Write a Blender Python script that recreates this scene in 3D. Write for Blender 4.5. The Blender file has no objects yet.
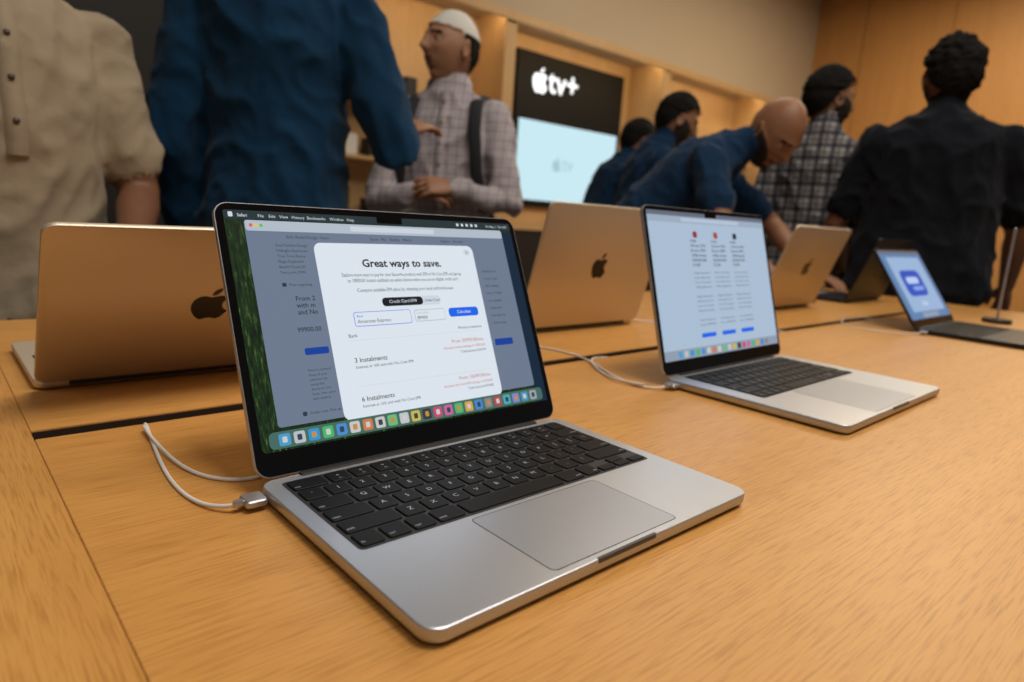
import bpy, bmesh, math, random
import numpy as np
from mathutils import Vector, Matrix, noise
from mathutils.bvhtree import BVHTree
random.seed(4)
S=bpy.context.scene
try: S.view_settings.view_transform='Standard'
except Exception: pass
COL=S.collection
FLOOR=-0.86

# ---------------------------------------------------------------- materials
def nodes(m):
    m.use_nodes=True; nt=m.node_tree
    return nt,nt.nodes,nt.links,nt.nodes["Principled BSDF"]
def mat(name,col,rough=.5,metal=0,var=.06,nscale=40,bump=0.0,bscale=200,emit=None,estr=1.0,spec=None,coat=0):
    m=bpy.data.materials.new(name); nt,N,Lk,P=nodes(m)
    P.inputs["Roughness"].default_value=rough; P.inputs["Metallic"].default_value=metal
    if spec is not None: P.inputs["Specular IOR Level"].default_value=spec
    if coat: P.inputs["Coat Weight"].default_value=coat
    tc=N.new("ShaderNodeTexCoord")
    nz=N.new("ShaderNodeTexNoise"); nz.inputs["Scale"].default_value=nscale; nz.inputs["Detail"].default_value=3
    Lk.new(tc.outputs["Object"],nz.inputs["Vector"])
    mr=N.new("ShaderNodeMapRange"); mr.inputs[3].default_value=1-var; mr.inputs[4].default_value=1+var
    Lk.new(nz.outputs["Fac"],mr.inputs[0])
    mx=N.new("ShaderNodeVectorMath"); mx.operation='SCALE'; mx.inputs[0].default_value=col[:3]
    Lk.new(mr.outputs[0],mx.inputs["Scale"]); Lk.new(mx.outputs[0],P.inputs["Base Color"])
    if bump:
        n2=N.new("ShaderNodeTexNoise"); n2.inputs["Scale"].default_value=bscale; n2.inputs["Detail"].default_value=4
        Lk.new(tc.outputs["Object"],n2.inputs["Vector"])
        b=N.new("ShaderNodeBump"); b.inputs["Strength"].default_value=bump; b.inputs["Distance"].default_value=.01
        Lk.new(n2.outputs["Fac"],b.inputs["Height"]); Lk.new(b.outputs[0],P.inputs["Normal"])
    if emit:
        P.inputs["Emission Color"].default_value=(*emit,1); P.inputs["Emission Strength"].default_value=estr
    return m
def emat(name,c,s=1.0):
    m=bpy.data.materials.new(name); nt,N,Lk,P=nodes(m)
    P.inputs["Base Color"].default_value=(.01,.01,.01,1); P.inputs["Roughness"].default_value=.25
    P.inputs["Specular IOR Level"].default_value=.15
    P.inputs["Emission Color"].default_value=(*c,1); P.inputs["Emission Strength"].default_value=s
    return m
def wood(name,c1,c2,axis='X',rough=.42,scale=1.0,pore=.3,spec=.4):
    m=bpy.data.materials.new(name); nt,N,Lk,P=nodes(m)
    tc=N.new("ShaderNodeTexCoord"); 
    def tex(a,b,det,dist,rg=.6):
        mp=N.new("ShaderNodeMapping"); st={'X':(a,b,b),'Y':(b,a,b),'Z':(b,b,a)}[axis]
        mp.inputs["Scale"].default_value=[q*scale for q in st]; Lk.new(tc.outputs["Object"],mp.inputs[0])
        n=N.new("ShaderNodeTexNoise"); n.inputs["Scale"].default_value=1; n.inputs["Detail"].default_value=det; n.inputs["Roughness"].default_value=rg; n.inputs["Distortion"].default_value=dist
        Lk.new(mp.outputs[0],n.inputs[0]); return n
    n1=tex(1.6,46,8,.5); n2=tex(24,560,4,0); n3=tex(.9,7,2,.3)
    cr=N.new("ShaderNodeValToRGB"); cr.color_ramp.elements[0].position=.28; cr.color_ramp.elements[1].position=.72
    cr.color_ramp.elements[0].color=(*c2,1); cr.color_ramp.elements[1].color=(*c1,1)
    ad=N.new("ShaderNodeMath"); ad.operation='MULTIPLY_ADD'; ad.inputs[1].default_value=.4; Lk.new(n3.outputs["Fac"],ad.inputs[0])
    a2=N.new("ShaderNodeMath"); a2.operation='MULTIPLY'; a2.inputs[1].default_value=.6; Lk.new(n1.outputs["Fac"],a2.inputs[0]); Lk.new(a2.outputs[0],ad.inputs[2])
    Lk.new(ad.outputs[0],cr.inputs[0])
    cr2=N.new("ShaderNodeValToRGB"); cr2.color_ramp.elements[0].position=.34; cr2.color_ramp.elements[1].position=.52
    k=1-pore; cr2.color_ramp.elements[0].color=(k,k*.93,k*.85,1); cr2.color_ramp.elements[1].color=(1,1,1,1)
    Lk.new(n2.outputs["Fac"],cr2.inputs[0])
    mx=N.new("ShaderNodeMix"); mx.data_type='RGBA'; mx.blend_type='MULTIPLY'; mx.inputs[0].default_value=1
    Lk.new(cr.outputs[0],mx.inputs[6]); Lk.new(cr2.outputs[0],mx.inputs[7]); Lk.new(mx.outputs[2],P.inputs["Base Color"])
    b=N.new("ShaderNodeBump"); b.inputs["Strength"].default_value=.1; b.inputs["Distance"].default_value=.001
    Lk.new(n2.outputs["Fac"],b.inputs["Height"]); Lk.new(b.outputs[0],P.inputs["Normal"])
    P.inputs["Roughness"].default_value=rough; P.inputs["Specular IOR Level"].default_value=spec
    return m
def plaid(name,base,line,line2,sc,w,k=.6):
    m=bpy.data.materials.new(name); nt,N,Lk,P=nodes(m); P.inputs["Roughness"].default_value=.95; P.inputs["Specular IOR Level"].default_value=.1
    tc=N.new("ShaderNodeTexCoord"); sp=N.new("ShaderNodeSeparateXYZ"); Lk.new(tc.outputs["Object"],sp.inputs[0])
    def band(axis,s,ww,off=0):
        a=N.new("ShaderNodeMath"); a.operation='MULTIPLY_ADD'; a.inputs[1].default_value=s; a.inputs[2].default_value=off+50; Lk.new(sp.outputs[axis],a.inputs[0])
        f=N.new("ShaderNodeMath"); f.operation='FRACT'; Lk.new(a.outputs[0],f.inputs[0])
        l=N.new("ShaderNodeMath"); l.operation='LESS_THAN'; l.inputs[1].default_value=ww; Lk.new(f.outputs[0],l.inputs[0]); return l.outputs[0]
    prev=None
    for i,(ax,s,ww,off,c) in enumerate([(0,sc,w,0,line),(2,sc,w,0,line),(0,sc,w*.5,.5,line2),(2,sc,w*.5,.5,line2)]):
        mx=N.new("ShaderNodeMix"); mx.data_type='RGBA'
        if prev is None: mx.inputs[6].default_value=(*base,1)
        else: Lk.new(prev,mx.inputs[6])
        mx.inputs[7].default_value=(*c,1)
        mm=N.new("ShaderNodeMath"); mm.operation='MULTIPLY'; mm.inputs[1].default_value=k; Lk.new(band(ax,s,ww,off),mm.inputs[0])
        Lk.new(mm.outputs[0],mx.inputs[0]); prev=mx.outputs[2]
    Lk.new(prev,P.inputs["Base Color"])
    return m

M_OAK=wood("table_oak",(.72,.37,.105),(.58,.272,.07),'X',.40,pore=.24)
M_OAKY=wood("table_oak_cross",(.70,.36,.10),(.56,.262,.067),'Y',.40,pore=.24)
M_PANEL=wood("wall_oak",(.58,.30,.10),(.48,.235,.072),'Z',.5,.5,.15)
M_FRAME=wood("frame_oak",(.60,.40,.20),(.52,.33,.15),'Z',.5,.5,.12)
M_PLASTER=mat("plaster",(.50,.41,.30),.9,var=.03,nscale=2,bump=.05,bscale=60)
M_CEIL=mat("ceiling_paint",(.6,.56,.5),.9,var=.03,nscale=2)
M_FLOOR=mat("floor_terrazzo",(.16,.14,.12),.35,var=.25,nscale=60)
M_DARK=mat("dark_panel",(.012,.011,.011),.5,var=.1,nscale=5)
M_SILVER=mat("aluminium_silver",(.53,.55,.595),.38,.8,var=.01,nscale=600,bump=.02,bscale=1500)
M_PAD=mat("trackpad_glass",(.41,.43,.475),.36,.6,var=.01)
M_GOLD=mat("aluminium_gold",(.68,.59,.47),.45,.5,var=.01,nscale=600,bump=.02,bscale=1500)
M_MIDN=mat("aluminium_midnight",(.03,.035,.045),.4,.8,var=.01)
M_KEY=mat("keycap_black",(.006,.006,.007),.5,var=.05,spec=.15)
M_WELL=mat("key_well",(.02,.02,.022),.6)
M_LEG=emat("legend_white",(.6,.6,.6),.55)
M_BEZ=mat("bezel_glass",(.005,.005,.006),.1,var=.02,spec=.35)
M_LOGO=mat("logo_black",(.01,.009,.008),.25,.3)
M_HINGE=mat("hinge_black",(.015,.015,.016),.5)
M_NOTCH=mat("notch_grey",(.10,.10,.105),.5,.6)
M_CABLE=mat("cable_white",(.78,.77,.74),.5,var=.03)
M_RUB=mat("rubber_foot",(.02,.02,.02),.8)
M_GAP=mat("groove_shade",(.035,.018,.009),.8)  # dark brown puts the shade inside the groove into its colour

# ---------------------------------------------------------------- mesh helpers
def finish(bm,name,mats,parent=None,M=None,smooth=False,angle=None):
    bmesh.ops.recalc_face_normals(bm,faces=bm.faces)
    me=bpy.data.meshes.new(name); bm.to_mesh(me); bm.free()
    ob=bpy.data.objects.new(name,me); COL.objects.link(ob)
    for m in mats: me.materials.append(m)
    if smooth:
        for p in me.polygons: p.use_smooth=True
        if angle is not None:
            try: me.set_sharp_from_angle(angle=angle)
            except Exception: pass
    if parent: ob.parent=parent
    if M is not None: ob.matrix_local=M
    return ob
def empty(name,loc=(0,0,0),rotz=0):
    e=bpy.data.objects.new(name,None); COL.objects.link(e); e.location=loc; e.rotation_euler=(0,0,rotz); e.empty_display_size=.05
    return e
def rr(cx,cy,w,h,r,n=6):
    r=max(min(r,w/2-1e-6,h/2-1e-6),1e-5); pts=[]
    for (sx,sy,a0) in [(1,1,0),(-1,1,90),(-1,-1,180),(1,-1,270)]:
        for i in range(n+1):
            a=math.radians(a0+90*i/n)
            pts.append((cx+sx*(w/2-r)+r*math.cos(a),cy+sy*(h/2-r)+r*math.sin(a)))
    return pts
def slab(bm,cx,cy,w,h,r,rings,mi=0,n=6):
    R=[]
    for (ins,z) in rings:
        R.append([bm.verts.new((x,y,z)) for x,y in rr(cx,cy,w-2*ins,h-2*ins,r-ins,n)])
    k=len(R[0]); fs=[]
    for a,b in zip(R,R[1:]):
        for i in range(k): fs.append(bm.faces.new((a[i],a[(i+1)%k],b[(i+1)%k],b[i])))
    fs.append(bm.faces.new(R[0][::-1])); fs.append(bm.faces.new(R[-1]))
    for f in fs: f.material_index=mi
def box(bm,x0,x1,y0,y1,z0,z1,mi=0):
    v=[bm.verts.new((x,y,z)) for z in (z0,z1) for y in (y0,y1) for x in (x0,x1)]
    for q in [(0,2,3,1),(4,5,7,6),(0,1,5,4),(2,6,7,3),(0,4,6,2),(1,3,7,5)]:
        f=bm.faces.new([v[i] for i in q]); f.material_index=mi
def boxob(name,d,m,parent=None,bev=0):
    bm=bmesh.new(); box(bm,*d)
    if bev: bmesh.ops.bevel(bm,geom=bm.edges[:],offset=bev,segments=2,affect='EDGES')
    return finish(bm,name,[m],parent)
def flat(bm,cx,cy,w,h,z,r=0,mi=0):
    pts=rr(cx,cy,w,h,r if r else 1e-5,5 if r else 1)
    f=bm.faces.new([bm.verts.new((x,y,z)) for x,y in pts]); f.material_index=mi
def text_into(bm,s,x,y,size,z,align='LEFT',width=None,bold=0,mi=0,mirror=False):
    cu=bpy.data.curves.new("t","FONT"); cu.body=s; cu.size=1; cu.align_x=align; cu.offset=bold; cu.resolution_u=2
    ob=bpy.data.objects.new("t",cu); COL.objects.link(ob)
    bpy.context.view_layer.update()
    me=bpy.data.meshes.new_from_object(ob)
    xs=[v.co.x for v in me.vertices] or [0,1]
    sx=size
    if width: sx=width/(max(xs)-min(xs)+1e-6)
    n0=len(bm.verts); f0=len(bm.faces)
    bm.from_mesh(me); bm.verts.ensure_lookup_table(); bm.faces.ensure_lookup_table()
    for v in bm.verts[n0:]: v.co=Vector((x+v.co.x*sx,y+v.co.y*size,z))
    for f in bm.faces[f0:]: f.material_index=mi
    bpy.data.objects.remove(ob); bpy.data.curves.remove(cu); bpy.data.meshes.remove(me)

def bez(p0,p1,p2,p3,n=8):
    return [tuple((1-t)**3*a+3*(1-t)**2*t*b+3*(1-t)*t*t*c+t**3*d for a,b,c,d in zip(p0,p1,p2,p3)) for t in [i/n for i in range(n)]]
def rel(start,segs):
    out=[]; x,y=start
    for s in segs:
        p=[(x,y)]+[(x+s[i],y+s[i+1]) for i in (0,2,4)]
        out+=bez(*p); x,y=p[3]
    return out
FRUIT=rel((788.1,340.9),[(-5.8,4.5,-108.2,62.2,-108.2,190.5),(0,148.4,130.3,200.9,134.2,202.2),(-.6,3.2,-20.7,71.9,-68.7,141.9),(-42.8,61.6,-87.5,123.1,-155.5,123.1),(-68,0,-85.5,-39.5,-164,-39.5),(-76.5,0,-103.7,40.8,-165.9,40.8),(-62.2,0,-105.6,-57,-155.5,-127),(-57.8,-82.2,-104.5,-209.9,-104.5,-331.1),(0,-194.4,126.4,-297.5,250.8,-297.5),(66.1,0,121.2,43.4,162.7,43.4),(39.5,0,101.1,-46,176.3,-46),(28.5,0,130.9,2.6,198.3,99.2)])
LEAF=rel((554.1,159.4),[(31.1,-36.9,53.1,-88.1,53.1,-139.3),(0,-7.1,-.6,-14.3,-1.9,-20.1),(-50.6,1.9,-110.8,33.7,-147.1,75.8),(-28.5,32.4,-55.1,83.6,-55.1,135.5),(0,7.8,1.3,15.6,1.9,18.1),(3.2,.6,8.4,1.3,13.6,1.3),(45.4,0,102.5,-30.4,135.5,-71.3)])
def emblem(bm,cx,cy,h,z,mirror=False,mi=0):
    k=h/1000.
    for path in (FRUIT,LEAF):
        f=bm.faces.new([bm.verts.new((cx+(-1 if mirror else 1)*(px-407)*k,cy-(py-500)*k,z)) for px,py in path]); f.material_index=mi

# ---------------------------------------------------------------- laptops
ROWS=[
 [("esc",1.5)]+[("F%d"%i,1) for i in range(1,13)]+[("",1)],
 [("`",1)]+[(c,1) for c in "1234567890-="]+[("delete",1.5)],
 [("tab",1.5)]+[(c,1) for c in "QWERTYUIOP[]"]+[("\\",1)],
 [("caps",1.75)]+[(c,1) for c in "ASDFGHJKL;'"]+[("return",1.75)],
 [("shift",2.25)]+[(c,1) for c in "ZXCVBNM,./"]+[("shift",2.25)],
 [("fn",1),("ctrl",1),("opt",1),("cmd",1.25),("",5),("cmd",1.25),("opt",1),("<",1),("^v",1),(">",1)]]
def laptop(cx,cy,rot,W,D,L,lean,metal,screen=None,legends=False,hinge_y=None,pad=None):
    if hinge_y is not None: cy=hinge_y+D
    root=empty("laptop",(cx,cy,0),rot)
    bm=bmesh.new()
    slab(bm,0,D/2,W,D,.0125,[(.005,.0012),(.0018,.0022),(.0004,.0042),(0,.006),(0,.0104),(.0003,.0111),(.0010,.0115)],0,8)
    finish(bm,"base",[metal],root,smooth=True,angle=.5)
    bm=bmesh.new()
    for sx in (-1,1):
        for yy in (.025,D-.025): slab(bm,sx*(W/2-.025),yy,.014,.014,.007,[(0,0),(0,.0016)])
    finish(bm,"feet",[M_RUB],root)
    zt=.0115
    kw=.2762; kd=.1135; ky1=D-.0115; ky0=ky1-kd
    bm=bmesh.new(); flat(bm,0,(ky0+ky1)/2,kw+.003,kd+.003,zt+.00008,.004)
    finish(bm,"keyboard_well",[M_WELL],root)
    bm=bmesh.new(); lg=bmesh.new(); p=.01905; rp=kd/6; gap=.0026
    for r,row in enumerate(ROWS):
        x=-kw/2; yc=ky1-rp*(r+.5)
        for lab,w in row:
            kwid=w*p-gap; xc=x+w*p/2
            if lab=="^v":
                for q in (.25,-.25): slab(bm,xc,yc+q*(rp-gap+.0006),kwid,(rp-gap)/2-.0004,.0014,[(0,zt),(0,zt+.0009),(.0005,zt+.0013)],0,3)
            elif lab in("<",">"): slab(bm,xc,yc-(rp-gap)*.25,kwid,(rp-gap)/2,.0014,[(0,zt),(0,zt+.0009),(.0005,zt+.0013)],0,3)
            else: slab(bm,xc,yc,kwid,rp-gap,.002,[(0,zt),(0,zt+.0009),(.0005,zt+.0013)],0,3)
            if legends and lab and lab not in("^v","<",">"):
                z=zt+.0014
                if len(lab)==1: text_into(lg,lab,xc,yc-.0018,.0060,z,'CENTER')
                elif lab[0]=="F" and len(lab)>1 and lab[1].isdigit():
                    text_into(lg,lab,xc,yc-.0055,.0026,z,'CENTER'); text_into(lg,"o",xc,yc,.0045,z,'CENTER')
                elif x<0: text_into(lg,lab,xc-kwid/2+.0015,yc-.005,.0034,z,'LEFT')
                else: text_into(lg,lab,xc+kwid/2-.0015,yc-.005,.0034,z,'RIGHT')
            x+=w*p
    finish(bm,"keys",[M_KEY],root)
    if legends: finish(lg,"key_legends",[M_LEG],root)
    else: lg.free()
    # trackpad
    py0=.006; py1=ky0-.006; pw=.122 if W<.32 else .14
    bm=bmesh.new(); flat(bm,0,(py0+py1)/2,pw+.0012,py1-py0+.0012,zt+.00006,.0045,1); slab(bm,0,(py0+py1)/2,pw,py1-py0,.004,[(0,zt-.0001),(.0001,zt+.00012)],0)
    finish(bm,"trackpad",[pad or M_PAD,M_HINGE],root)
    bm=bmesh.new(); slab(bm,0,.0008,.058,.0022,.001,[(0,.0086),(0,zt+.00015)])
    finish(bm,"finger_notch",[M_NOTCH],root)
    # hinge
    bm=bmesh.new(); slab(bm,0,D-.002,W*.80,.0075,.003,[(0,.004),(0,.0116),(.001,.0128)])
    finish(bm,"hinge",[M_HINGE],root)
    th=math.pi/2-lean
    LM=Matrix.Translation((0,D,.0112))@Matrix.Rotation(th,4,'X')
    bm=bmesh.new(); slab(bm,0,L/2+.001,W,L,.0115,[(.0014,-.0050),(.0004,-.0046),(0,-.0038),(0,-.0006),(.0003,0)],0,8)
    finish(bm,"lid",[metal],root,LM,smooth=True,angle=.5)
    bm=bmesh.new(); slab(bm,0,L/2+.001,W-.0016,L-.0016,.0108,[(0,-.0003),(.0002,.0003)],0,8)
    finish(bm,"bezel",[M_BEZ],root,LM)
    bm=bmesh.new(); emblem(bm,0,L*.52,.047 if W<.32 else .05,-.00515,True)
    finish(bm,"lid_emblem",[M_LOGO],root,LM)
    DW,DH=W-.0135,(W-.0135)*.648
    y0=L+.001-.0065-DH; x0=-DW/2
    if screen: screen(root,LM,x0,y0,DW,DH)
    else:
        bm=bmesh.new(); flat(bm,0,y0+DH/2,DW,DH,.0005)
        finish(bm,"display",[emat("display_glow",(.5,.6,.75),.6)],root,LM)
    return root

# screens ---------------------------------------------------------------
E={}
def em(key,c,s=1.0):
    if key not in E: E[key]=emat("px_"+key,c,s)
    return E[key]
class Canvas:
    def __init__(s,root,LM,x0,y0,W,H): s.a=(root,LM,x0,y0,W,H); s.layers=[]; s.z=.0005
    def begin(s): s.bm=bmesh.new(); s.mats=[]
    def mi(s,m):
        if m not in s.mats: s.mats.append(m)
        return s.mats.index(m)
    def rect(s,u0,v0,u1,v1,m,r=0):
        _,_,x0,y0,W,H=s.a
        flat(s.bm,x0+W*(u0+u1)/2,y0+H*(1-(v0+v1)/2),W*(u1-u0),H*(v1-v0),s.z,r,s.mi(m))
    def text(s,t,u,v,size,m,align='LEFT',width=None,bold=0):
        _,_,x0,y0,W,H=s.a
        text_into(s.bm,t,x0+W*u,y0+H*(1-v),size,s.z+.00004,align,width*W if width else None,bold,s.mi(m))
    def end(s,name):
        root,LM=s.a[0],s.a[1]
        finish(s.bm,name,s.mats,root,LM); s.z+=.00016
def forest_mat():
    m=bpy.data.materials.new("wallpaper_forest"); nt,N,Lk,P=nodes(m)
    tc=N.new("ShaderNodeTexCoord"); mp=N.new("ShaderNodeMapping"); mp.inputs["Scale"].default_value=(420,60,1); Lk.new(tc.outputs["Object"],mp.inputs[0])
    nz=N.new("ShaderNodeTexNoise"); nz.inputs["Scale"].default_value=1; nz.inputs["Detail"].default_value=6; nz.inputs["Roughness"].default_value=.75; Lk.new(mp.outputs[0],nz.inputs[0])
    cr=N.new("ShaderNodeValToRGB"); e=cr.color_ramp.elements; e[0].position=.40; e[0].color=(.002,.005,.003,1); e[1].position=.75; e[1].color=(.16,.24,.05,1)
    k=e.new(.56); k.color=(.008,.035,.008,1)
    Lk.new(nz.outputs["Fac"],cr.inputs[0]); P.inputs["Base Color"].default_value=(.01,.01,.01,1); P.inputs["Roughness"].default_value=.25
    Lk.new(cr.outputs[0],P.inputs["Emission Color"]); P.inputs["Emission Strength"].default_value=1
    return m
def screen_main(root,LM,x0,y0,W,H):
    C=Canvas(root,LM,x0,y0,W,H)
    white=em("white",(.74,.81,.88),.95); grey=em("winback",(.15,.19,.27),1); bar=em("bar",(.44,.50,.58),1); dk=em("ink",(.01,.012,.016),1)
    blue=em("blue",(.01,.13,.80),1); lg=em("lg",(.35,.38,.42),1); red=em("redtext",(.55,.10,.12),1); inkg=em("inkdim",(.03,.04,.06),1)
    menu=em("menubar",(.02,.035,.04),1); pale=em("pale",(.60,.66,.74),1)
    C.begin(); C.rect(0,0,1,1,forest_mat(),.004); C.end("display")
    C.begin(); C.rect(0,0,1,.038,menu,.002); C.rect(.955,.05,1,1,em("nightblue",(.005,.02,.045),1)); C.rect(.05,.042,.955,.91,grey,.0025); C.end("browser_window")
    C.begin(); C.rect(.052,.042,.953,.088,bar,.002)
    for i,t in enumerate(["Safari","File","Edit","View","History","Bookmarks","Window","Help"]):
        C.text(t,.035+[0,.055,.085,.115,.15,.195,.265,.32][i],.028,.0036,pale,bold=.01 if i==0 else 0)
    C.text("Fri May 2  9:41 AM",.985,.028,.0036,pale,'RIGHT')
    for i in range(5): C.rect(.76+i*.02,.012,.770+i*.02,.027,pale,.0006)
    C.rect(.012,.008,.024,.03,pale,.0009)
    for i,t in enumerate(["Dual Carbon Design","Midnight Aluminium","True Tone Retina","Magic Keyboard","Backlit Touch ID","Two ports 30W"]): C.text(t,.125,.155+.024*i,.0032,inkg)
    C.rect(.125,.315,.137,.332,inkg,.001); C.text("Free engraving",.145,.33,.0032,inkg)
    for i,t in enumerate(["From 2","with m","and No"]): C.text(t,.155,.395+.030*i,.0056,inkg,bold=.012)
    C.text("99900.00",.145,.53,.0054,inkg,bold=.012)
    C.rect(.155,.60,.225,.630,em("bluedim",(.008,.05,.32),1),.0015)
    for i,t in enumerate(["Need a moment?","Keep all your","selections by","saving this","device to Your","Saves, then come","back anytime"]): C.text(t,.155,.70+.020*i,.0028,inkg)
    C.rect(.12,.862,.132,.88,inkg,.001)
    C.text("Order now. Pick up:",.14,.877,.0032,inkg)
    for i in range(8): C.text(["MacBook Air","in store now","ABS Leading","From 1199.00","per monthly","instalments","Free delivery","Check dates"][i],.83,.28+.04*i,.0034,inkg)
    C.rect(.82,.64,.90,.675,em("bluedim",(.008,.05,.32),1),.0015)
    C.text("Edit: Retail Design, Vision",.16,.118,.0036,inkg); C.text("Store   Mac   Display   Watch",.42,.118,.0036,inkg); C.text("Support   Account",.68,.118,.0036,inkg)
    C.end("page_text")
    C.begin(); C.rect(.234,.135,.806,.93,white,.0065)
    C.end("dialog_panel")
    C.begin()
    C.text("Great ways to save.",.52,.247,.0098,dk,'CENTER',.285,bold=.025)
    C.text("Explore more ways to pay for your favourite products with EMI or No Cost EMI, and get up",.52,.293,.0046,inkg,'CENTER',.43)
    C.text("to 10000.00 instant cashback on select devices when you use an eligible credit card.",.52,.320,.0046,inkg,'CENTER',.40)
    C.text("Compare available EMI plans by selecting your bank and card issuer.",.52,.366,.0046,inkg,'CENTER',.35)
    C.rect(.418,.395,.632,.44,pale,.0035)
    C.rect(.318,.458,.512,.525,blue,.0022); C.rect(.525,.462,.64,.52,lg,.0022); C.rect(.655,.462,.775,.508,blue,.003)
    C.rect(.765,.155,.79,.187,pale,.0028)
    C.rect(.29,.585,.775,.587,pale); C.rect(.29,.79,.775,.792,pale); 
    C.text("Bank",.29,.572,.0042,inkg); C.text("Monthly instalment",.775,.572,.0036,inkg,'RIGHT')
    C.text("3 Instalments",.295,.685,.0058,dk,bold=.006); C.text("Interest at 16% and with No Cost EMI",.295,.712,.0036,inkg)
    C.text("6 Instalments",.295,.858,.0058,dk,bold=.006); C.text("Interest at 16% and with No Cost EMI",.295,.885,.0036,inkg)
    C.text("From 30990.00/mo.",.775,.64,.0048,red,'RIGHT'); C.text("Includes instant savings of 10000.00",.775,.668,.0034,red,'RIGHT'); C.text("Total interest 2649.00",.775,.693,.0034,inkg,'RIGHT'); 
    C.text("From 15699.00/mo.",.775,.825,.0048,red,'RIGHT'); C.text("Includes No Cost EMI savings of 4318.00",.775,.853,.0034,red,'RIGHT'); C.text("Total interest 4318.00",.775,.878,.0034,inkg,'RIGHT')
    C.end("dialog_text")
    C.begin(); C.rect(.3195,.4605,.5105,.5225,white,.002); C.rect(.5262,.4645,.6388,.5175,white,.002); C.rect(.420,.397,.565,.438,dk,.0035)
    C.text("Calculate",.715,.492,.0044,white,'CENTER'); C.text("x",.7775,.178,.0045,dk,'CENTER')
    C.rect(.02,.925,.98,.992,em("dock",(.06,.14,.12),1),.004)
    for i,c in enumerate([(.9,.1,.08),(.9,.6,.05),(.1,.6,.1)]): C.rect(.062+i*.014,.057,.071+i*.014,.072,em("tl%d"%i,c,.9),.0012)
    C.rect(.36,.053,.66,.077,em("urlbar",(.58,.64,.70),1),.001)
    C.end("dialog_controls")
    C.begin()
    C.text("Credit Card EMI",.4925,.424,.0042,white,'CENTER'); C.text("Debit Card",.60,.424,.0036,dk,'CENTER')
    C.text("Bank",.327,.483,.003,blue); C.text("American Express",.327,.510,.0044,inkg); C.text("Card price",.532,.483,.003,lg); C.text("89900",.532,.510,.0044,inkg)
    cols=[(.1,.5,.9),(.75,.78,.8),(.05,.45,.9),(.1,.7,.2),(.1,.4,.95),(.85,.85,.85),(.9,.3,.1),(.85,.85,.8),(.2,.75,.3),(.8,.82,.85),(.9,.7,.1),(.06,.06,.07),(.9,.1,.25),(.85,.2,.5),(.1,.7,.25),(.95,.55,.1),(.1,.35,.9),(.35,.35,.38),(.7,.1,.1),(.1,.6,.7),(.3,.35,.9),(.1,.45,.7),(.5,.55,.6)]
    for i,c in enumerate(cols):
        u=.045+i*.0398; C.rect(u,.935,u+.031,.983,em("ic%d"%i,c,.65),.0016)
    C.end("dock_icons")
    C.begin()
    for i,c in enumerate(cols):
        u=.045+i*.0398
        C.rect(u+.009,.947,u+.022,.971,em("gl%d"%(i%3),[(.85,.9,.95),(.05,.08,.15),(.8,.4,.1)][i%3],.65),.0009)
    C.rect(.455,-.01,.545,.033,M_BEZ,.0012)
    C.end("icon_glyphs")
def screen_compare(root,LM,x0,y0,W,H):
    C=Canvas(root,LM,x0,y0,W,H)
    bg=em("cmpbg",(.43,.55,.70),.92); dk=em("ink",(.01,.012,.016),1); blue=em("blue",(.01,.16,.85),1); inkg=em("inkmid",(.08,.10,.14),1)
    C.begin(); C.rect(0,0,1,1,bg,.003); C.end("display")
    C.begin(); C.rect(0,0,1,.03,em("cmpmenu",(.13,.15,.2),1)); C.rect(0,.03,1,.075,em("cmpbar",(.33,.41,.52),1)); C.rect(0,.935,1,1,em("cmpdock",(.27,.33,.42),1))
    for k in range(3):
        u=.30+k*.175
        C.rect(u+.03,.13,u+.065,.175,em(["rd","or","dk2"][k],[(.30,.02,.04),(.35,.06,.03),(.02,.02,.03)][k],1),.003)
        C.text("Chip",u,.205,.0052,dk,bold=.01,width=.05)
        for j in range(5): C.text(["10-core CPU","8-core GPU","16GB memory","256GB SSD","512GB"][j],u,.24+.034*j,.0058,dk,bold=.01,width=.12 if j<4 else .06)
        for j in range(12):
            if j not in(4,9): C.text(["Sixteen-core Neural","Liquid display with","True Tone camera","1080p headphone jack","","Magic Keyboard","Backlit with Touch ID","Force Touch trackpad","Two ports, charging","","Two Thunderbolt 4","From 99900.00"][j],u,.43+.033*j,.0042,inkg,width=.13)
        C.rect(u,.845,u+.12,.875,blue,.0015)
    C.end("page_text")
    C.begin()
    for i in range(18): C.rect(.10+i*.045,.947,.13+i*.045,.988,em("ic%d"%i,(.5,.5,.5),.85),.0012)
    C.rect(.25,.04,.75,.065,em("cmptab",(.45,.54,.66),1),.001)
    C.rect(.45,0,.55,.028,M_BEZ,.001)
    C.end("dock_icons")
def screen_blue(root,LM,x0,y0,W,H):
    C=Canvas(root,LM,x0,y0,W,H)
    C.begin(); C.rect(0,0,1,1,em("bl_bg",(.10,.22,.42),1),.003); C.end("display")
    C.begin(); C.rect(.0,.0,1,.05,em("cmpmenu",(.13,.15,.2),1)); C.rect(.12,.10,.92,.9,em("bl_win",(.30,.45,.68),1),.004); C.end("window_panel")
    C.begin(); C.rect(.24,.30,.72,.68,em("bl_deep",(.015,.08,.50),1),.02); C.text("Hello",.5,.82,.018,em("white",(.8,.86,.92),1),'CENTER'); 
    C.rect(.3,.92,.7,.985,em("cmpdock",(.3,.36,.45),1),.003); C.end("window_graphic")
    C.begin(); C.rect(.33,.40,.62,.50,em("bl_lite",(.45,.6,.9),1),.008); C.rect(.40,.54,.66,.60,em("bl_lite2",(.2,.35,.8),1),.006); C.end("graphic_wave")

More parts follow.
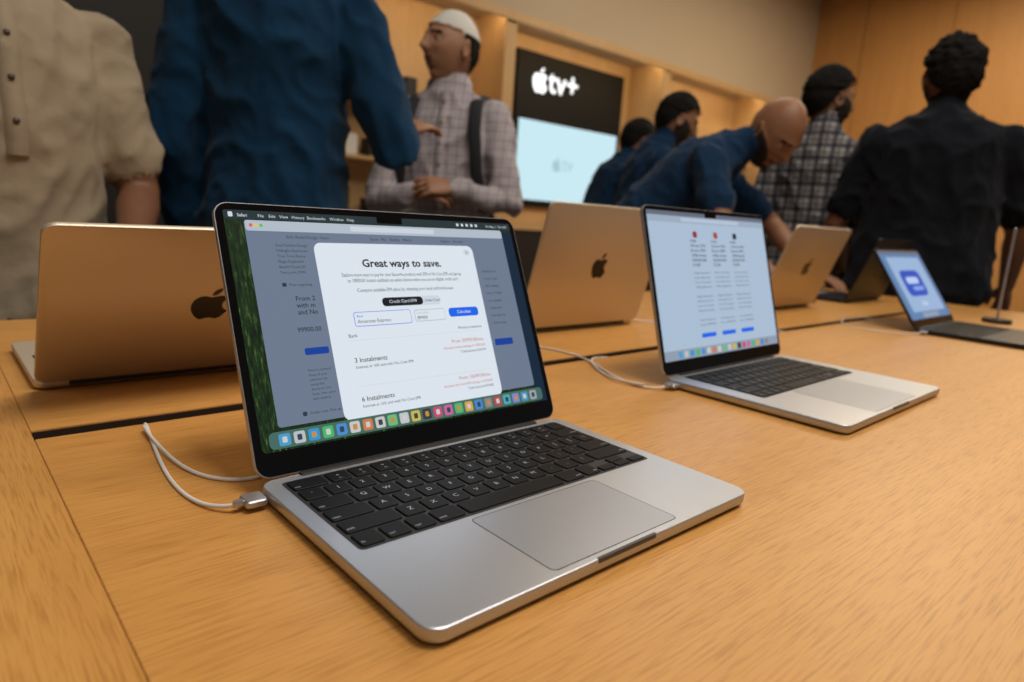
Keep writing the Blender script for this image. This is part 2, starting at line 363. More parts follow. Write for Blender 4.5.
A13=(.304,.215,.213); A15=(.334,.236,.233)
laptop(0,0,0,*A13,.4207,M_SILVER,screen_main,True)
laptop(.5766,.0298,0.0118,*A15,.283,M_SILVER,screen_compare,True)
laptop(1.557,.055,0,*A13,.60,M_MIDN,screen_blue,False,pad=M_MIDN)
laptop(-.09,0,math.pi,*A13,.66,M_GOLD,None,hinge_y=.579)
laptop(.63,0,math.pi,*A15,.26,M_GOLD,None,hinge_y=.62)
laptop(1.47,0,math.pi,*A15,.35,M_GOLD,None,hinge_y=.62)
laptop(2.02,0,math.pi,*A13,.35,M_MIDN,None,hinge_y=.62)

# ---------------------------------------------------------------- cables
def cable(name,pts,plug,plugrot=0,r=.0015):
    root=empty(name,(0,0,0))
    cu=bpy.data.curves.new("cord","CURVE"); cu.dimensions='3D'; cu.bevel_depth=r; cu.bevel_resolution=4
    for P in pts:
        sp=cu.splines.new('NURBS'); sp.points.add(len(P)-1)
        for q,c in zip(sp.points,P): q.co=(*c,1)
        sp.order_u=4; sp.use_endpoint_u=True; sp.resolution_u=10
    ob=bpy.data.objects.new("cord",cu); COL.objects.link(ob); cu.materials.append(M_CABLE); ob.parent=root
    for pl in plug:
        bm=bmesh.new(); slab(bm,0,0,.015,.0165,.003,[(.001,-.0026),(0,-.0016),(0,.0016),(.001,.0026)])
        slab(bm,-.010,0,.008,.005,.002,[(.0005,-.0022),(0,-.001),(0,.001),(.0005,.0022)])
        finish(bm,"plug",[M_SILVER],root,Matrix.Translation(pl),smooth=True,angle=.6)
    return root
zc=.0016
cable("charging_cable",[[(-.172,.200,.0058),(-.180,.204,.004),(-.190,.222,zc),(-.194,.255,zc),(-.193,.290,zc),(-.188,.335,zc),(-.182,.380,.0022),(-.176,.424,.0025),(-.174,.434,-.006)],
 [(-.182,.40,.005),(-.184,.38,.005),(-.184,.335,.004),(-.180,.295,zc),(-.170,.262,zc),(-.148,.244,zc),(-.125,.25,zc),(-.10,.28,zc),(-.07,.34,zc),(-.05,.40,.0022),(-.04,.434,-.006)]],[(-.1605,.200,.0062)])
cable("charging_cable",[[(.392,.247,.0058),(.383,.25,.004),(.372,.262,zc),(.368,.29,zc),(.39,.35,zc),(.43,.42,.003),(.44,.50,zc),(.41,.56,zc),(.40,.62,zc)],
 [(.372,.27,.005),(.36,.30,.004),(.375,.34,zc),(.40,.38,zc),(.44,.43,.004),(.50,.434,-.006)]],[(.4015,.247,.0062)])
cable("charging_cable",[[(1.375,.25,.0058),(1.35,.26,zc),(1.30,.33,zc),(1.32,.40,zc),(1.42,.45,.003),(1.55,.46,.003),(1.62,.434,-.006)]],[(1.3965,.25,.0062)])
cable("charging_cable",[[(.815,.64,.0058),(.85,.62,zc),(.90,.56,zc),(.96,.5,zc),(1.05,.46,.003),(1.1,.434,-.006)]],[])

# ---------------------------------------------------------------- table
T=empty("display_table")
x0,x1,y0,y1=-.75,2.40,-.27,1.03; sx0=-.2596; sx1=2.15; g0,g1=.4223,.4463; th=.045
boxob("top_board_near",(sx0+.0002,sx1-.0002,y0,g0,-th,0),M_OAK,T,.0005)
boxob("top_board_far",(sx0+.0002,sx1-.0002,g1,y1,-th,0),M_OAK,T,.0005)
boxob("end_board_left",(x0,sx0-.0002,y0,y1,-th,0),M_OAKY,T,.0005)
boxob("end_board_right",(sx1+.0002,x1,y0,y1,-th,0),M_OAKY,T,.0005)
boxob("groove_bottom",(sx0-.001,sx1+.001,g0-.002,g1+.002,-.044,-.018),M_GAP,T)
boxob("groove_shade",(sx0+.001,sx1-.001,g1-.0015,g1+.0005,-.03,-.0012),M_GAP,T)  # added dark strip over the far groove wall, painting it as shaded
boxob("apron",(x0+.06,x1-.06,y0+.06,y1-.06,-.14,-th),M_OAK,T)
for i,(lx,ly) in enumerate([(x0+.1,y0+.1),(x1-.1,y0+.1),(x0+.1,y1-.1),(x1-.1,y1-.1)]):
    boxob("leg_%d"%(i+1),(lx-.05,lx+.05,ly-.05,ly+.05,FLOOR,-.14),M_OAKY,T,.003)

# slim display stand with a puck foot at the table end
tb=empty("display_stand",(1.93,.225,0),-.6)
bm=bmesh.new(); slab(bm,0,0,.07,.07,.034,[(.001,0),(0,.001),(0,.010),(.002,.012)],0,10); finish(bm,"foot",[M_DARK],tb)
bm=bmesh.new(); slab(bm,0,0,.007,.007,.0034,[(0,.012),(0,.262),(.002,.264)]); finish(bm,"pole",[M_SILVER],tb)

# ---------------------------------------------------------------- room
CE=3.75; WX=10.3; WY=4.92; BY=5.42
boxob("floor",(-5,WX+.2,-5,6,FLOOR-.1,FLOOR),M_FLOOR)
boxob("ceiling",(-5,WX+.2,-5,6,CE,CE+.1),M_CEIL)
wn=empty("wall_north")
boxob("upper_plaster",(-5,WX,WY,6,2.10,CE),M_PLASTER,wn)
boxob("recess_back",(-5,WX,BY,6,FLOOR,2.10),M_FRAME,wn)
for i,(a,b) in enumerate([(1.55,1.70),(4.03,4.17),(6.55,6.70),(9.0,9.15),(9.9,WX)]):
    boxob("pier_%d"%(i+1),(a,b,WY,BY,FLOOR,2.10),M_FRAME,wn)
boxob("unlit_recess_block",(-5,1.55,WY+.02,BY,FLOOR,2.10),M_DARK,wn)  # solid block, its near-black colour stands in for an unlit recess
boxob("trim_1",(-5,WX,WY-.03,WY,2.02,2.10),M_FRAME,None)
we=empty("wall_east")
xw=WX
yy=-5
while yy<WY:
    boxob("panel",(xw,xw+.1,yy+.010,min(yy+1.15,WY),FLOOR,CE),M_PANEL,we); yy+=1.15
boxob("backing",(xw+.05,xw+.2,-5,6,FLOOR,CE),M_DARK,we)
# lit shelves
M_STRIP=emat("led_strip",(1,.78,.48),16)
M_WHITE=mat("box_white",(.7,.7,.68),.6)
for bi,(a,b) in enumerate([(1.70,4.03),(6.70,9.0)]):
    sh=empty("wall_shelving")
    for z in (1.15,.62,.10):
        boxob("shelf",(a,b,WY+.14,BY,z-.03,z),M_FRAME,sh)
    boxob("led_strip",(a+.03,b-.03,WY+.015,WY+.045,2.07,2.095),M_STRIP,sh)
    bx=bmesh.new()
    for z in (1.15,.62,.10):
        x=a+.15
        while x<b-.2:
            w=random.uniform(.08,.18); h=random.uniform(.12,.26); box(bx,x,x+w,WY+.22,WY+.38,z+.0,z+h,0 if random.random()<.6 else 1); x+=w+random.uniform(.06,.2)
    finish(bx,"product_boxes",[M_WHITE,M_DARK],sh)
boxob("led_strip",(4.2,6.52,WY+.015,WY+.045,2.07,2.095),M_STRIP,wn)
# television + sign
tv=empty("wall_television",(0,0,0))
boxob("black_surround",(4.60,6.36,5.36,5.42,.30,1.94),mat("tv_surround_matt",(.006,.006,.006),.6,var=.02,spec=.2),tv,.004)
boxob("display",(4.66,6.30,5.352,5.36,.378,1.235),emat("tv_glow",(.58,.82,.90),1.0),tv)
RX=Matrix.Rotation(math.pi/2,4,'X')
bm=bmesh.new(); emblem(bm,5.28,.80,.17,0); text_into(bm,"tv",5.37,.735,.24,0)
finish(bm,"display_graphic",[emat("tv_grey",(.42,.64,.72),.9)],tv,Matrix.Translation((0,5.349,0))@RX)
sg=empty("illuminated_sign")
bm=bmesh.new(); emblem(bm,4.93,1.665,.27,0); text_into(bm,"tv+",5.06,1.565,.36,0,bold=.012)
finish(bm,"sign_letters",[emat("sign_white",(1,1,1),1.6)],sg,Matrix.Translation((0,5.354,0))@RX)
cb=empty("low_cabinet")
boxob("body",(4.2,6.5,4.95,5.36,FLOOR,.05),M_DARK,cb); boxob("top",(4.18,6.52,4.93,5.37,.05,.08),M_FRAME,cb)

# ---------------------------------------------------------------- people
def loft(bm,rings,n=20):
    R=[]
    for c,ax,ay in rings:
        R.append([bm.verts.new(c+ax*math.cos(2*math.pi*i/n)+ay*math.sin(2*math.pi*i/n)) for i in range(n)])
    for a,b in zip(R,R[1:]):
        for i in range(n): bm.faces.new((a[i],a[(i+1)%n],b[(i+1)%n],b[i]))
    bm.faces.new(R[0][::-1]); bm.faces.new(R[-1])
def tube(bm,pts,rads,ref=Vector((0,1,0)),flatk=1.0,n=16):
    pts=[Vector(p) for p in pts]; rings=[]
    def fr(d):
        d=d.normalized(); rf=ref if abs(d.dot(ref))<.95 else Vector((1,0,0))
        ax=d.cross(rf).normalized(); ay=ax.cross(d).normalized(); return ax,ay
    N=len(pts)
    for i,(p,r) in enumerate(zip(pts,rads)):
        d=(pts[min(i+1,N-1)]-pts[max(i-1,0)]); ax,ay=fr(d); dn=d.normalized()
        if i==0:
            rings.append((p-dn*r*.85,ax*r*.45,ay*r*.45*flatk)); rings.append((p-dn*r*.5,ax*r*.83,ay*r*.83*flatk))
        rings.append((p,ax*r,ay*r*flatk))
        if i==N-1:
            rings.append((p+dn*r*.5,ax*r*.83,ay*r*.83*flatk)); rings.append((p+dn*r*.85,ax*r*.45,ay*r*.45*flatk))
    loft(bm,rings,n)
def remesh(bm,vox,it=4):
    bmesh.ops.recalc_face_normals(bm,faces=bm.faces)
    me=bpy.data.meshes.new("tmp"); bm.to_mesh(me); bm.free()
    ob=bpy.data.objects.new("tmp",me); COL.objects.link(ob)
    m=ob.modifiers.new("r","REMESH"); m.mode='VOXEL'; m.voxel_size=vox
    if it: s=ob.modifiers.new("s","SMOOTH"); s.factor=.5; s.iterations=it
    dg=bpy.context.evaluated_depsgraph_get(); dg.update()
    out=bpy.data.meshes.new_from_object(ob.evaluated_get(dg))
    bpy.data.objects.remove(ob); bpy.data.meshes.remove(me)
    return out
def hand_mesh(side,curl=.35,spread=.06):
    bm=bmesh.new()
    X=Vector((1,0,0));Z=Vector((0,0,1))
    loft(bm,[(Vector((0,y,z)),X*a,Z*b) for y,z,a,b in [(-.03,0,.022,.017),(0,0,.027,.018),(.03,0,.037,.017),(.06,0,.041,.015),(.085,-.001,.040,.012),(.095,-.002,.034,.008)]])
    for k,(xo,Ln,rr_) in enumerate([(.031,.070,.0088),(.0105,.078,.009),(-.0105,.073,.0086),(-.031,.058,.0078)]):
        xo*=side; c=curl*(1+.12*k); a=-.1-c*.5; p=Vector((xo,.080,-.001)); pts=[p.copy()]; sx=xo*spread/.031
        for j,f in enumerate((.45,.30,.25)):
            p=p+Vector((sx*f*Ln*10*.1,math.cos(a)*Ln*f*1.12,math.sin(a)*Ln*f*1.12)); pts.append(p.copy()); a-=c
        tube(bm,pts,[rr_,rr_*.95,rr_*.88,rr_*.75],ref=X,n=10)
    tube(bm,[(side*.018,.012,-.004),(side*.042,.042,-.012),(side*.052,.070,-.018),(side*.050,.093,-.024)],[.014,.0115,.010,.0085],ref=Z,n=10)
    return remesh(bm,.0032,2)
HANDS={}
def get_hand(side,curl):
    k=(side,curl)
    if k not in HANDS: HANDS[k]=hand_mesh(side,curl)
    return HANDS[k]
def g(x,s): return math.exp(-(x/s)**2)
def head_bm(hair=.012,hairline=.062,beard=0,cap=False,bald=False,seed=0,curly=0,moust=True):
    """head local: +Y face, +Z up. mats 0 skin 1 hair 2 eye-white 3 iris 4 cap 5 lips 10 beard"""
    bm=bmesh.new(); bmesh.ops.create_uvsphere(bm,u_segments=96,v_segments=72,radius=1)
    for v in bm.verts:
        nx,ny,nz=v.co
        x=.077*nx; y=.099*ny; z=.122*nz
        if nz<0:
            t=-nz; x*=1-.30*t**1.4; 
            if ny<0: y*=1-.42*t**1.2
            else: y*=1-.06*t
        if ny>0: x*=1-.10*ny*ny; y*=1-.04*abs(nz)
        z*=1-.05*(nz>0)*(ny>0)*ny
        if ny>.2:
            y+=.022*g(x,.0115)*g(z+.024,.014)+.013*g(x,.0085)*g(z-.002,.024)
            y+=.004*g(abs(x)-.013,.007)*g(z+.028,.008)
            y-=.0105*g(abs(x)-.031,.015)*g(z-.006,.012)
            y+=.0055*g(abs(x)-.026,.024)*g(z-.030,.009)
            y+=.0065*(g(x,.022)*g(z+.056,.006)+g(x,.019)*g(z+.069,.0065)) -.003*g(x,.024)*g(z+.0625,.0025)
            y-=.004*g(x,.03)*g(z+.082,.007)
            y+=.010*g(x,.022)*g(z+.102,.014)
            y+=.004*g(abs(x)-.045,.016)*g(z+.018,.016)
        v.co=(x,y,z)
    bm.normal_update()
    cls={}
    for v in bm.verts:
        x,y,z=v.co; ax=abs(x)
        if y>.035: hl=hairline-.25*max(0,ax-.045)
        elif y>-.01: hl=hairline-(hairline-.012)*(.035-y)/.045
        else: hl=max(-.075,.012-(-.01-y)*1.6)
        c=0
        if not bald and z>hl: c=1
        if cap and z>.040+.12*max(0,y): c=4
        if beard and c==0:
            jaw=(z<-.052+max(0,ax-.034)*1.5) and y>-.012
            side=ax>.058 and z<.0 and -.012<y<.022
            lip=ax<.025 and -.077<z<-.053
            mo=moust and ax<.027 and -.056<z<-.043 and y>.06
            if (jaw and not lip) or side or mo: c=1.5
        if not beard and moust=='only' and ax<.026 and -.056<z<-.043 and y>.06: c=1.5
        cls[v]=c
    for v in bm.verts:
        c=cls[v]; n=v.normal
        if c==1:
            k=hair*(1+ (curly+.25)*noise.noise(v.co*70+Vector((seed,0,0)))+.3*noise.noise(v.co*180)); v.co+=n*max(.002,k*(1 if v.co.z>.03 else .6))
        elif c==1.5: v.co+=n*((beard or .002)*(.8+.6*noise.noise(v.co*90)))
        elif c==4:
            v.co+=n*.007; v.co.z=min(v.co.z,.118)
    for f in bm.faces:
        cs=[cls[v] for v in f.verts]; c=max(set(cs),key=cs.count)
        f.material_index=1 if c==1 else (10 if c==1.5 else(4 if c==4 else 0))
        p=f.calc_center_median()
        if f.material_index==0 and p.y>.06 and abs(p.x)<.022*(1-abs(p.z+.0625)/.03) and abs(p.z+.0625)<.009: f.material_index=5
        if p.y>.05 and abs(abs(p.x)-.030)<.017 and abs(p.z-.027+.15*abs(abs(p.x)-.028))<.0035 : f.material_index=1
    def blob(c,sx,sy,sz,mi,rot=None,seg=16):
        r=bmesh.ops.create_uvsphere(bm,u_segments=seg,v_segments=seg//2+2,radius=1)
        for v in r['verts']:
            p=Vector((v.co.x*sx,v.co.y*sy,v.co.z*sz))
            if rot: p=rot@p
            v.co=p+Vector(c)
        for f in {f for v in r['verts'] for f in v.link_faces}: f.material_index=mi
        return r['verts']
    for s in(-1,1):
        blob((s*.031,.073,.006),.0125,.0125,.0085,2); blob((s*.031,.0825,.006),.0055,.0045,.0055,3)
        blob((s*.031,.0735,.0115),.0150,.0130,.0060,0); blob((s*.031,.073,.0000),.0145,.0125,.0042,0)
        vs=blob((s*.079,-.006,-.004),.007,.019,.032,0,Matrix.Rotation(-s*.35,3,'Z')@Matrix.Rotation(.15,3,'X'),20)
        for v in vs:
            d=v.co-Vector((s*.079,-.006,-.004))
            if math.hypot(d.y/.019,d.z/.032)<.55 and d.x*s>0: v.co.x-=s*.006
    return bm
def skin(n,c):
    m=mat("skin_"+n,c,.5,var=.15,nscale=30,bump=.10,bscale=300,spec=.4); m.node_tree.nodes["Principled BSDF"].inputs["Subsurface Weight"].default_value=.05; return m
SK1=skin("brown",(.29,.135,.07)); SK2=skin("deep",(.20,.09,.048)); SK3=skin("tan",(.36,.18,.10))
M_HAIR=mat("hair_black",(.008,.007,.006),.85,var=.3,nscale=200,bump=.5,bscale=250,spec=.15)
M_BEARD=mat("beard_dark",(.028,.017,.012),.85,var=.6,nscale=260,bump=.4,bscale=400)
M_EYE=mat("eye_white",(.5,.47,.42),.2); M_IRIS=mat("iris_brown",(.02,.01,.006),.15); M_LIP=mat("lips",(.17,.07,.05),.5)
M_CAP=mat("cap_white",(.68,.66,.60),.85,bump=.3,bscale=300)
M_TR1=mat("trousers_dark",(.015,.016,.02),.9,bump=.2,bscale=60); M_SHOE=mat("shoe_black",(.01,.01,.01),.5)
M_BTN=mat("button_dark",(.08,.06,.045),.4)
def cloth(n,c):
    m=mat("cloth_"+n,c,.95,var=.14,nscale=9,bump=.30,bscale=26,spec=.12); P=m.node_tree.nodes["Principled BSDF"]
    P.inputs["Sheen Weight"].default_value=.06; return m
def man(loc,yaw,H,shirt,skinm,bend=0,arms=None,head=(0,0,0),sleeve='short',hairkw={},girth=1.0,collar=True,backpack=None,wide=1.0,collar_mat=None,world_arms=False,placket=0,hs=1.06):
    s=H/1.75
    MW=Matrix.Translation(Vector((loc[0],loc[1],FLOOR)))@Matrix.Rotation(yaw,4,'Z')
    MI=MW.inverted()
    def spine(z):
        y=0;zz=.90;N=24
        if z<=.90: return Vector((0,0,z)),0
        a=0; dz=(z-.90)/N
        for i in range(N):
            q=.90+dz*(i+.5); a=bend*min(1,(q-.90)/.28); y+=math.sin(a)*dz; zz+=math.cos(a)*dz
        return Vector((0,y,zz)),a
    def TP(x,y,z):
        c,a=spine(z); return (c+Vector((x,y*math.cos(a),-y*math.sin(a))))*s
    bm=bmesh.new(); segs=[]
    def addseg(a,b,r,l): segs.append((np.array(a),np.array(b),r,l))
    G=girth
    rings=[]
    for z,hx,hy,yo in [(.80,.158,.118,0),(.84,.180,.134,0),(.93,.178,.132,0),(1.02,.170,.127,.005),(1.10,.165,.125,.01),(1.20,.168,.125,.008),(1.30,.176,.124,0),(1.37,.180,.113,-.008),(1.415,.165,.094,-.012),(1.45,.122,.080,-.012),(1.475,.085,.070,-.010),(1.495,.063,.062,-.006)]:
        c,a=spine(z); gx=G if z<1.3 else 1+(G-1)*.5
        ax=Vector((hx*gx*wide,0,0)); ay=Vector((0,math.cos(a),-math.sin(a)))*hy*G
        rings.append(((c+ay.normalized()*yo)*s,ax*s,ay*s))
    loft(bm,rings,28)
    zs=[.84,.95,1.05,1.15,1.25,1.35,1.44]
    for a,b in zip(zs,zs[1:]): addseg(TP(0,0,a),TP(0,0,b),.155*s*G,'shirt')
    for sd in(-1,1): addseg(TP(0,0,1.40),TP(sd*.17*wide,0,1.39),.075*s,'shirt')
    nb=TP(0,-.008,1.46)
    yawh,pitch,roll=head
    hc=TP(0,.014,1.615)+Vector((0,math.sin(pitch)*.03,-abs(math.sin(pitch))*.01))*s
    tube(bm,[nb,(nb*.45+hc*.55),hc-Vector((0,.01,.02))*s],[.066*s,.059*s,.060*s])
    addseg(nb,hc,.060*s,'skin')
    if collar:
        rr_=[]
        for z,r,yo in [(1.452,.096,-.01),(1.472,.084,-.008),(1.505,.075,-.004),(1.510,.065,-.004)]:
            cc,aa=spine(z); rr_.append(((cc+Vector((0,yo,0)))*s,Vector((r,0,0))*s,Vector((0,math.cos(aa),-math.sin(aa)))*r*s*.95))
        loft(bm,rr_,24)
        addseg(TP(0,-.01,1.445),TP(0,-.006,1.482),.092*s,'collar')
    for sd in(-1,1):
        P=[Vector((sd*.095,0,.88))*s,Vector((sd*.105,.01,.66))*s,Vector((sd*.11,.015,.48))*s,Vector((sd*.115,-.005,.30))*s,Vector((sd*.12,-.02,.09))*s]
        tube(bm,P,[.098*s*G,.082*s,.064*s,.060*s,.052*s])
        for a_,b_ in zip(P,P[1:]): addseg(a_,b_,.07*s,'trous')
        tube(bm,[Vector((sd*.12,-.05,.045))*s,Vector((sd*.13,.06,.042))*s,Vector((sd*.138,.16,.032))*s],[.043*s,.044*s,.034*s],ref=Vector((0,0,1)))
        addseg(Vector((sd*.12,-.05,.03))*s,Vector((sd*.138,.17,.03))*s,.045*s,'shoe')
    hands=[]
    arms=arms or {}
    for sd,nm in((-1,'L'),(1,'R')):
        sh=TP(sd*.176*wide,-.005,1.378)
        A=arms.get(nm)
        if A is None:
            el=sh+Vector((sd*.05,-.03,-.29))*s; wr=el+Vector((-sd*.01,.07,-.245))*s; hd=(wr-el).normalized(); hn=Vector((sd,0,0)); curl=.5
        else:
            el,wr,hd,hn,curl=A
            el=Vector(el);wr=Vector(wr);hd=Vector(hd);hn=Vector(hn)
            if world_arms:
                el=MI@el; wr=MI@wr; R3=MI.to_3x3(); hd=R3@hd; hn=R3@hn
        u=el-sh; f=wr-el
        if sleeve=='short':
            tube(bm,[sh-u*.02,sh+u*.35,sh+u*.76],[.066*s,.064*s,.066*s]); addseg(sh,sh+u*.74,.066*s,'shirt')
            tube(bm,[sh+u*.3,sh+u*.7,el,el+f*.25,el+f*.65,wr],[.048*s,.045*s,.041*s,.043*s,.034*s,.027*s])
            addseg(sh+u*.82,el,.045*s,'skin'); addseg(el,wr,.038*s,'skin')
        else:
            tube(bm,[sh-u*.02,sh+u*.4,sh+u*.75,el,el+f*.3,el+f*.90],[.066*s,.060*s,.057*s,.055*s,.050*s,.038*s]); 
            tube(bm,[el+f*.7,wr],[.03*s,.027*s]); addseg(sh,el,.06*s,'shirt'); addseg(el,el+f*.9,.05*s,'shirt'); addseg(el+f*.97,wr,.02*s,'skin')
        hd.normalize(); X=hd.cross(hn).normalized(); Z=X.cross(hd).normalized()
        Mh=Matrix(((X.x*s,hd.x*s,Z.x*s,wr.x),(X.y*s,hd.y*s,Z.y*s,wr.y),(X.z*s,hd.z*s,Z.z*s,wr.z),(0,0,0,1)))
        hands.append((get_hand(-sd,curl),Mh))
    body=remesh(bm,.0095,4)
    n=len(body.polygons); ce=np.zeros(n*3); body.polygons.foreach_get("center",ce); ce=ce.reshape(-1,3)
    best=np.full(n,1e9); lab=np.zeros(n,int); L={'skin':0,'shirt':6,'trous':7,'shoe':8,'collar':9}
    for a_,b_,r,l in segs:
        d=b_-a_; t=np.clip(((ce-a_)@d)/(d@d+1e-12),0,1); dist=np.linalg.norm(ce-(a_+t[:,None]*d),axis=1)-r
        k=dist<best; best[k]=dist[k]; lab[k]=L[l]
    lab[(ce[:,2]<.835*s)&(lab==6)&(np.hypot(ce[:,0],ce[:,1])<.26)]=7
    out=bmesh.new(); out.from_mesh(body); out.faces.ensure_lookup_table()
    for f,l in zip(out.faces,lab): f.material_index=int(l)
    out.normal_update()
    off=loc[0]*7
    for v in out.verts:
        if v.link_faces and v.link_faces[0].material_index in(6,7):
            p=v.co; q=Vector((p.x*9+off+p.z*5,p.y*9,p.z*6-p.x*4)); r1=1-abs(noise.noise(q))*2; r2=1-abs(noise.noise(q*1.9+Vector((3,1,7))))*2
            w=max(0,r1)**2*.012+max(0,r2)**2*.005-.006
            v.co=p+v.normal*w
    if placket:
        bv=BVHTree.FromBMesh(out); k=len(out.faces)
        def hit(x,z):
            h=bv.ray_cast(Vector((x,.6,z))*s,Vector((0,-1,0)))
            return (h[0] if h[0] else Vector((x,.1,z))*s)
        zz=1.455; prev=None
        while zz>placket:
            a,b=hit(-.017,zz),hit(.017,zz); row=[out.verts.new(a+Vector((0,-.002,0))),out.verts.new(a+Vector((0,.0035,0))),out.verts.new(b+Vector((0,.0035,0))),out.verts.new(b+Vector((0,-.002,0)))]
            if prev:
                for i in range(3): out.faces.new((prev[i],prev[i+1],row[i+1],row[i]))
            prev=row; zz-=.02
        out.faces.ensure_lookup_table()
        for f in out.faces[k:]: f.material_index=6
        zz=1.42; k=len(out.faces)
        while zz>placket+.02:
            c=hit(0,zz)+Vector((0,.005,0)); loft(out,[(c-Vector((0,.003,0)),Vector((.0055,0,0)),Vector((0,0,.0055))),(c+Vector((0,.0015,0)),Vector((.0052,0,0)),Vector((0,0,.0052)))],12); zz-=.075
        out.faces.ensure_lookup_table()
        for f in out.faces[k:]: f.material_index=11
    for hm,Mh in hands:
        k=len(out.verts); kf=len(out.faces); out.from_mesh(hm); out.verts.ensure_lookup_table(); out.faces.ensure_lookup_table()
        for v in out.verts[k:]: v.co=Mh@v.co
        for f in out.faces[kf:]: f.material_index=0
    hb=head_bm(**hairkw); me=bpy.data.meshes.new("h"); bmesh.ops.recalc_face_normals(hb,faces=hb.faces); hb.to_mesh(me); hb.free()
    HM=Matrix.Translation(hc)@Matrix.Rotation(yawh,4,'Z')@Matrix.Rotation(-pitch,4,'X')@Matrix.Rotation(roll,4,'Y')@Matrix.Scale(s*hs,4)
    k=len(out.verts); out.from_mesh(me); out.verts.ensure_lookup_table()
    for v in out.verts[k:]: v.co=HM@v.co
    mats=[skinm,M_HAIR,M_EYE,M_IRIS,M_CAP,M_LIP,shirt,M_TR1,M_SHOE,collar_mat or shirt,M_BEARD,M_BTN,M_TR1]
    if backpack:
        k=len(out.faces)
        for sd in(-1,1):
            P=[TP(sd*.12,-.13,1.36),TP(sd*.12,-.05,1.465),TP(sd*.118,.08,1.425),TP(sd*.125,.138,1.32),TP(sd*.14,.143,1.18),TP(sd*.165,.10,1.05),TP(sd*.165,-.08,1.02)]
            rg=[]
            for i,p in enumerate(P):
                d=(P[min(i+1,6)]-P[max(i-1,0)]).normalized(); xx=Vector((1,0,0)); nn=xx.cross(d).normalized(); rg.append((p,xx*.024,nn*.007))
            loft(out,rg,12)
        loft(out,[(TP(0,-.20,z),Vector((w,0,0)),Vector((0,t,0))) for z,w,t in [(.98,.10,.05),(1.0,.15,.085),(1.2,.155,.09),(1.38,.14,.08),(1.43,.09,.04)]],24)
        out.faces.ensure_lookup_table()
        for f in out.faces[k:]: f.material_index=12
    me2=bpy.data.meshes.new("man"); out.to_mesh(me2); out.free()
    ob=bpy.data.objects.new("standing_man",me2); COL.objects.link(ob); ob.matrix_world=MW
    for m in mats: me2.materials.append(m)
    for p in me2.polygons: p.use_smooth=True
    return ob
def yw(fx,fy): return math.atan2(-fx,fy)
NAVY=cloth("navy",(.008,.030,.072)); BLUE=cloth("blue",(.006,.036,.085)); BEIGE=cloth("beige",(.36,.29,.20)); BLACK=cloth("black",(.007,.009,.014))
PL1=plaid("plaid_pale",(.46,.42,.43),(.20,.16,.20),(.30,.25,.31),30,.14,.6); PL2=plaid("plaid_dark",(.32,.31,.31),(.02,.02,.03),(.08,.07,.07),18,.36,.8)
# beige polo man
man((-.19,1.40),yw(.12,-1),1.72,BEIGE,SK2,arms={'R':((-.47,1.36,.20),(-.37,1.13,.06),(.30,-.9,-.35),(0,-.3,1),.3),'L':((.045,1.38,.20),(-.02,1.17,.10),(-.2,-.85,-.45),(0,-.4,1),.4)},head=(0,.1,0),hairkw=dict(beard=.004),girth=1.05,world_arms=True,placket=1.12)
# long-sleeved blue man, back to camera
man((.345,1.38),yw(.6,.8),1.90,BLUE,SK1,arms={'R':((.545,1.17,.335),(.675,1.37,.41),(.85,.30,.30),(-.3,-.35,.9),.22)},head=(-.2,0,0),sleeve='long',girth=1.0,wide=.90,collar=False,hairkw=dict(hair=.014),world_arms=True)
# plaid man with cap and backpack
man((1.25,1.94),yw(-.75,-.66),1.80,PL1,SK3,arms={'R':((.99,2.00,.22),(1.05,1.84,.27),(.60,-.6,.0),(-.4,-.5,.6),.5),'L':((1.36,1.68,.24),(1.15,1.76,.29),(-.80,.25,.02),(-.3,-.6,.6),.5)},head=(-.75,-.15,0),sleeve='long',hairkw=dict(cap=True,moust='only',hair=.006),backpack=True,world_arms=True,placket=.95,hs=1.10)
# bald bearded man bending over the table
man((1.83,1.46),yw(.5,-.86),1.78,NAVY,SK1,bend=.88,arms={'R':((1.74,1.02,.24),(1.735,.80,.065),(-.05,-.95,-.2),(0,-.2,1),.35),'L':((2.30,1.12,.24),(2.25,.90,.055),(-.2,-.95,-.1),(0,-.1,1),.3)},head=(-.75,.80,0),hairkw=dict(bald=True,beard=.008),girth=1.06,world_arms=True)
# dark plaid man in profile
man((2.76,1.17),yw(.9,.25),1.80,PL2,SK1,head=(-.85,.05,0),sleeve='long',hairkw=dict(hair=.018,beard=.009))
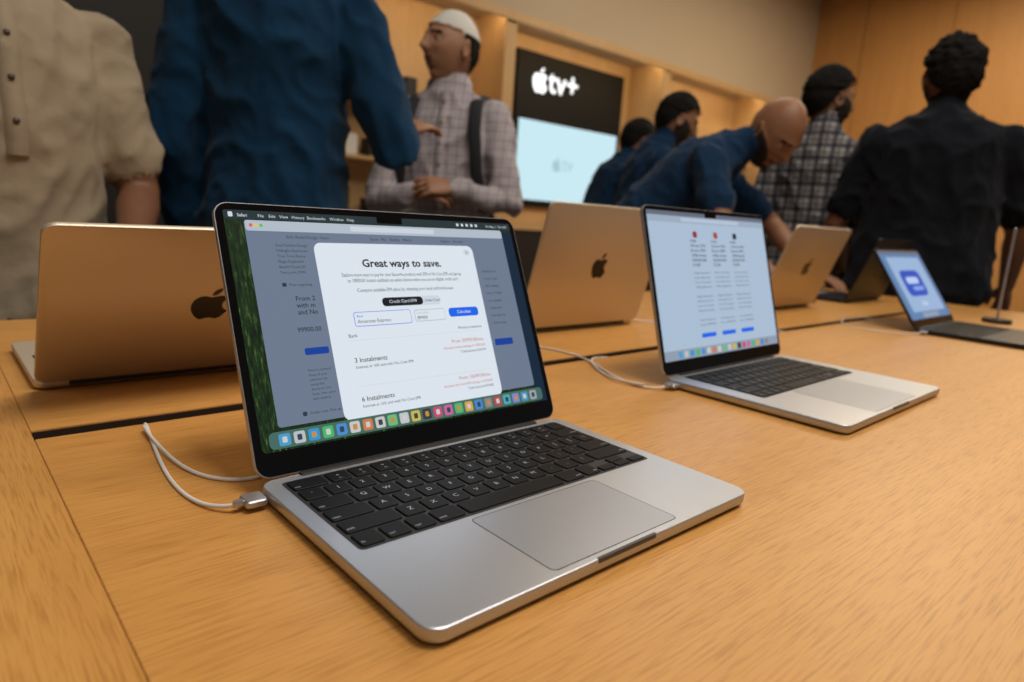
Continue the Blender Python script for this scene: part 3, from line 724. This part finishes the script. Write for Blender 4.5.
# black shirt man back view
man((2.60,.65),yw(.93,.36),1.82,BLACK,SK2,head=(.30,.05,0),sleeve='short',hairkw=dict(hair=.018,curly=.4,beard=.006),girth=1.18,wide=1.14,arms={'L':((2.53,.96,.26),(2.72,.98,.09),(.9,.1,-.4),(0,.5,1),.4),'R':((2.80,.39,.26),(2.93,.42,.05),(.4,.1,-.9),(.6,-.6,.2),.4)},world_arms=True)
# staff in the distance
man((2.38,1.92),yw(.75,-.55),1.74,NAVY,SK1,bend=.30,head=(0,.35,0),hairkw=dict(hair=.014,beard=.004))
man((2.64,2.38),yw(.85,-.4),1.70,NAVY,SK1,bend=.38,head=(0,.3,0),hairkw=dict(hair=.014))

# ---------------------------------------------------------------- lights
def area(name,loc,size,e,col=(1,.92,.82),rot=(0,0,0),sy=None):
    l=bpy.data.lights.new(name,'AREA'); l.energy=e; l.size=size; l.color=col
    if sy: l.shape='RECTANGLE'; l.size_y=sy
    o=bpy.data.objects.new(name,l); COL.objects.link(o); o.location=loc; o.rotation_euler=rot
area("ceiling_light",(.5,-.6,3.5),1.2,74)
area("ceiling_light",(2.4,-.3,3.5),1.2,44)
area("ceiling_light",(-1.6,-1.5,3.5),1.6,22)
area("ceiling_light",(7.5,1.5,3.6),2.5,210,(1,.82,.58))
area("ceiling_light",(4.5,2.8,3.6),1.5,45,(1,.86,.68))
w=bpy.data.worlds.new("World"); S.world=w; w.use_nodes=True
w.node_tree.nodes["Background"].inputs[0].default_value=(1,.92,.82,1); w.node_tree.nodes["Background"].inputs[1].default_value=.07

# ---------------------------------------------------------------- camera
yaw,pitch,roll=.7394,.1905,.0671
f=Vector((math.sin(yaw)*math.cos(pitch),math.cos(yaw)*math.cos(pitch),-math.sin(pitch)))
r0=Vector((math.cos(yaw),-math.sin(yaw),0)); u0=r0.cross(f)
r=r0*math.cos(roll)+u0*math.sin(roll); u=-r0*math.sin(roll)+u0*math.cos(roll)
cd=bpy.data.cameras.new("camera"); co=bpy.data.objects.new("camera",cd); COL.objects.link(co)
co.matrix_world=Matrix(((r.x,u.x,-f.x,-.3209),(r.y,u.y,-f.y,-.2297),(r.z,u.z,-f.z,.2122),(0,0,0,1)))
cd.sensor_width=36; cd.lens=660.5/1024*36; cd.clip_start=.01; cd.clip_end=60
cd.dof.use_dof=True; cd.dof.focus_distance=.5; cd.dof.aperture_fstop=5.6
S.camera=co
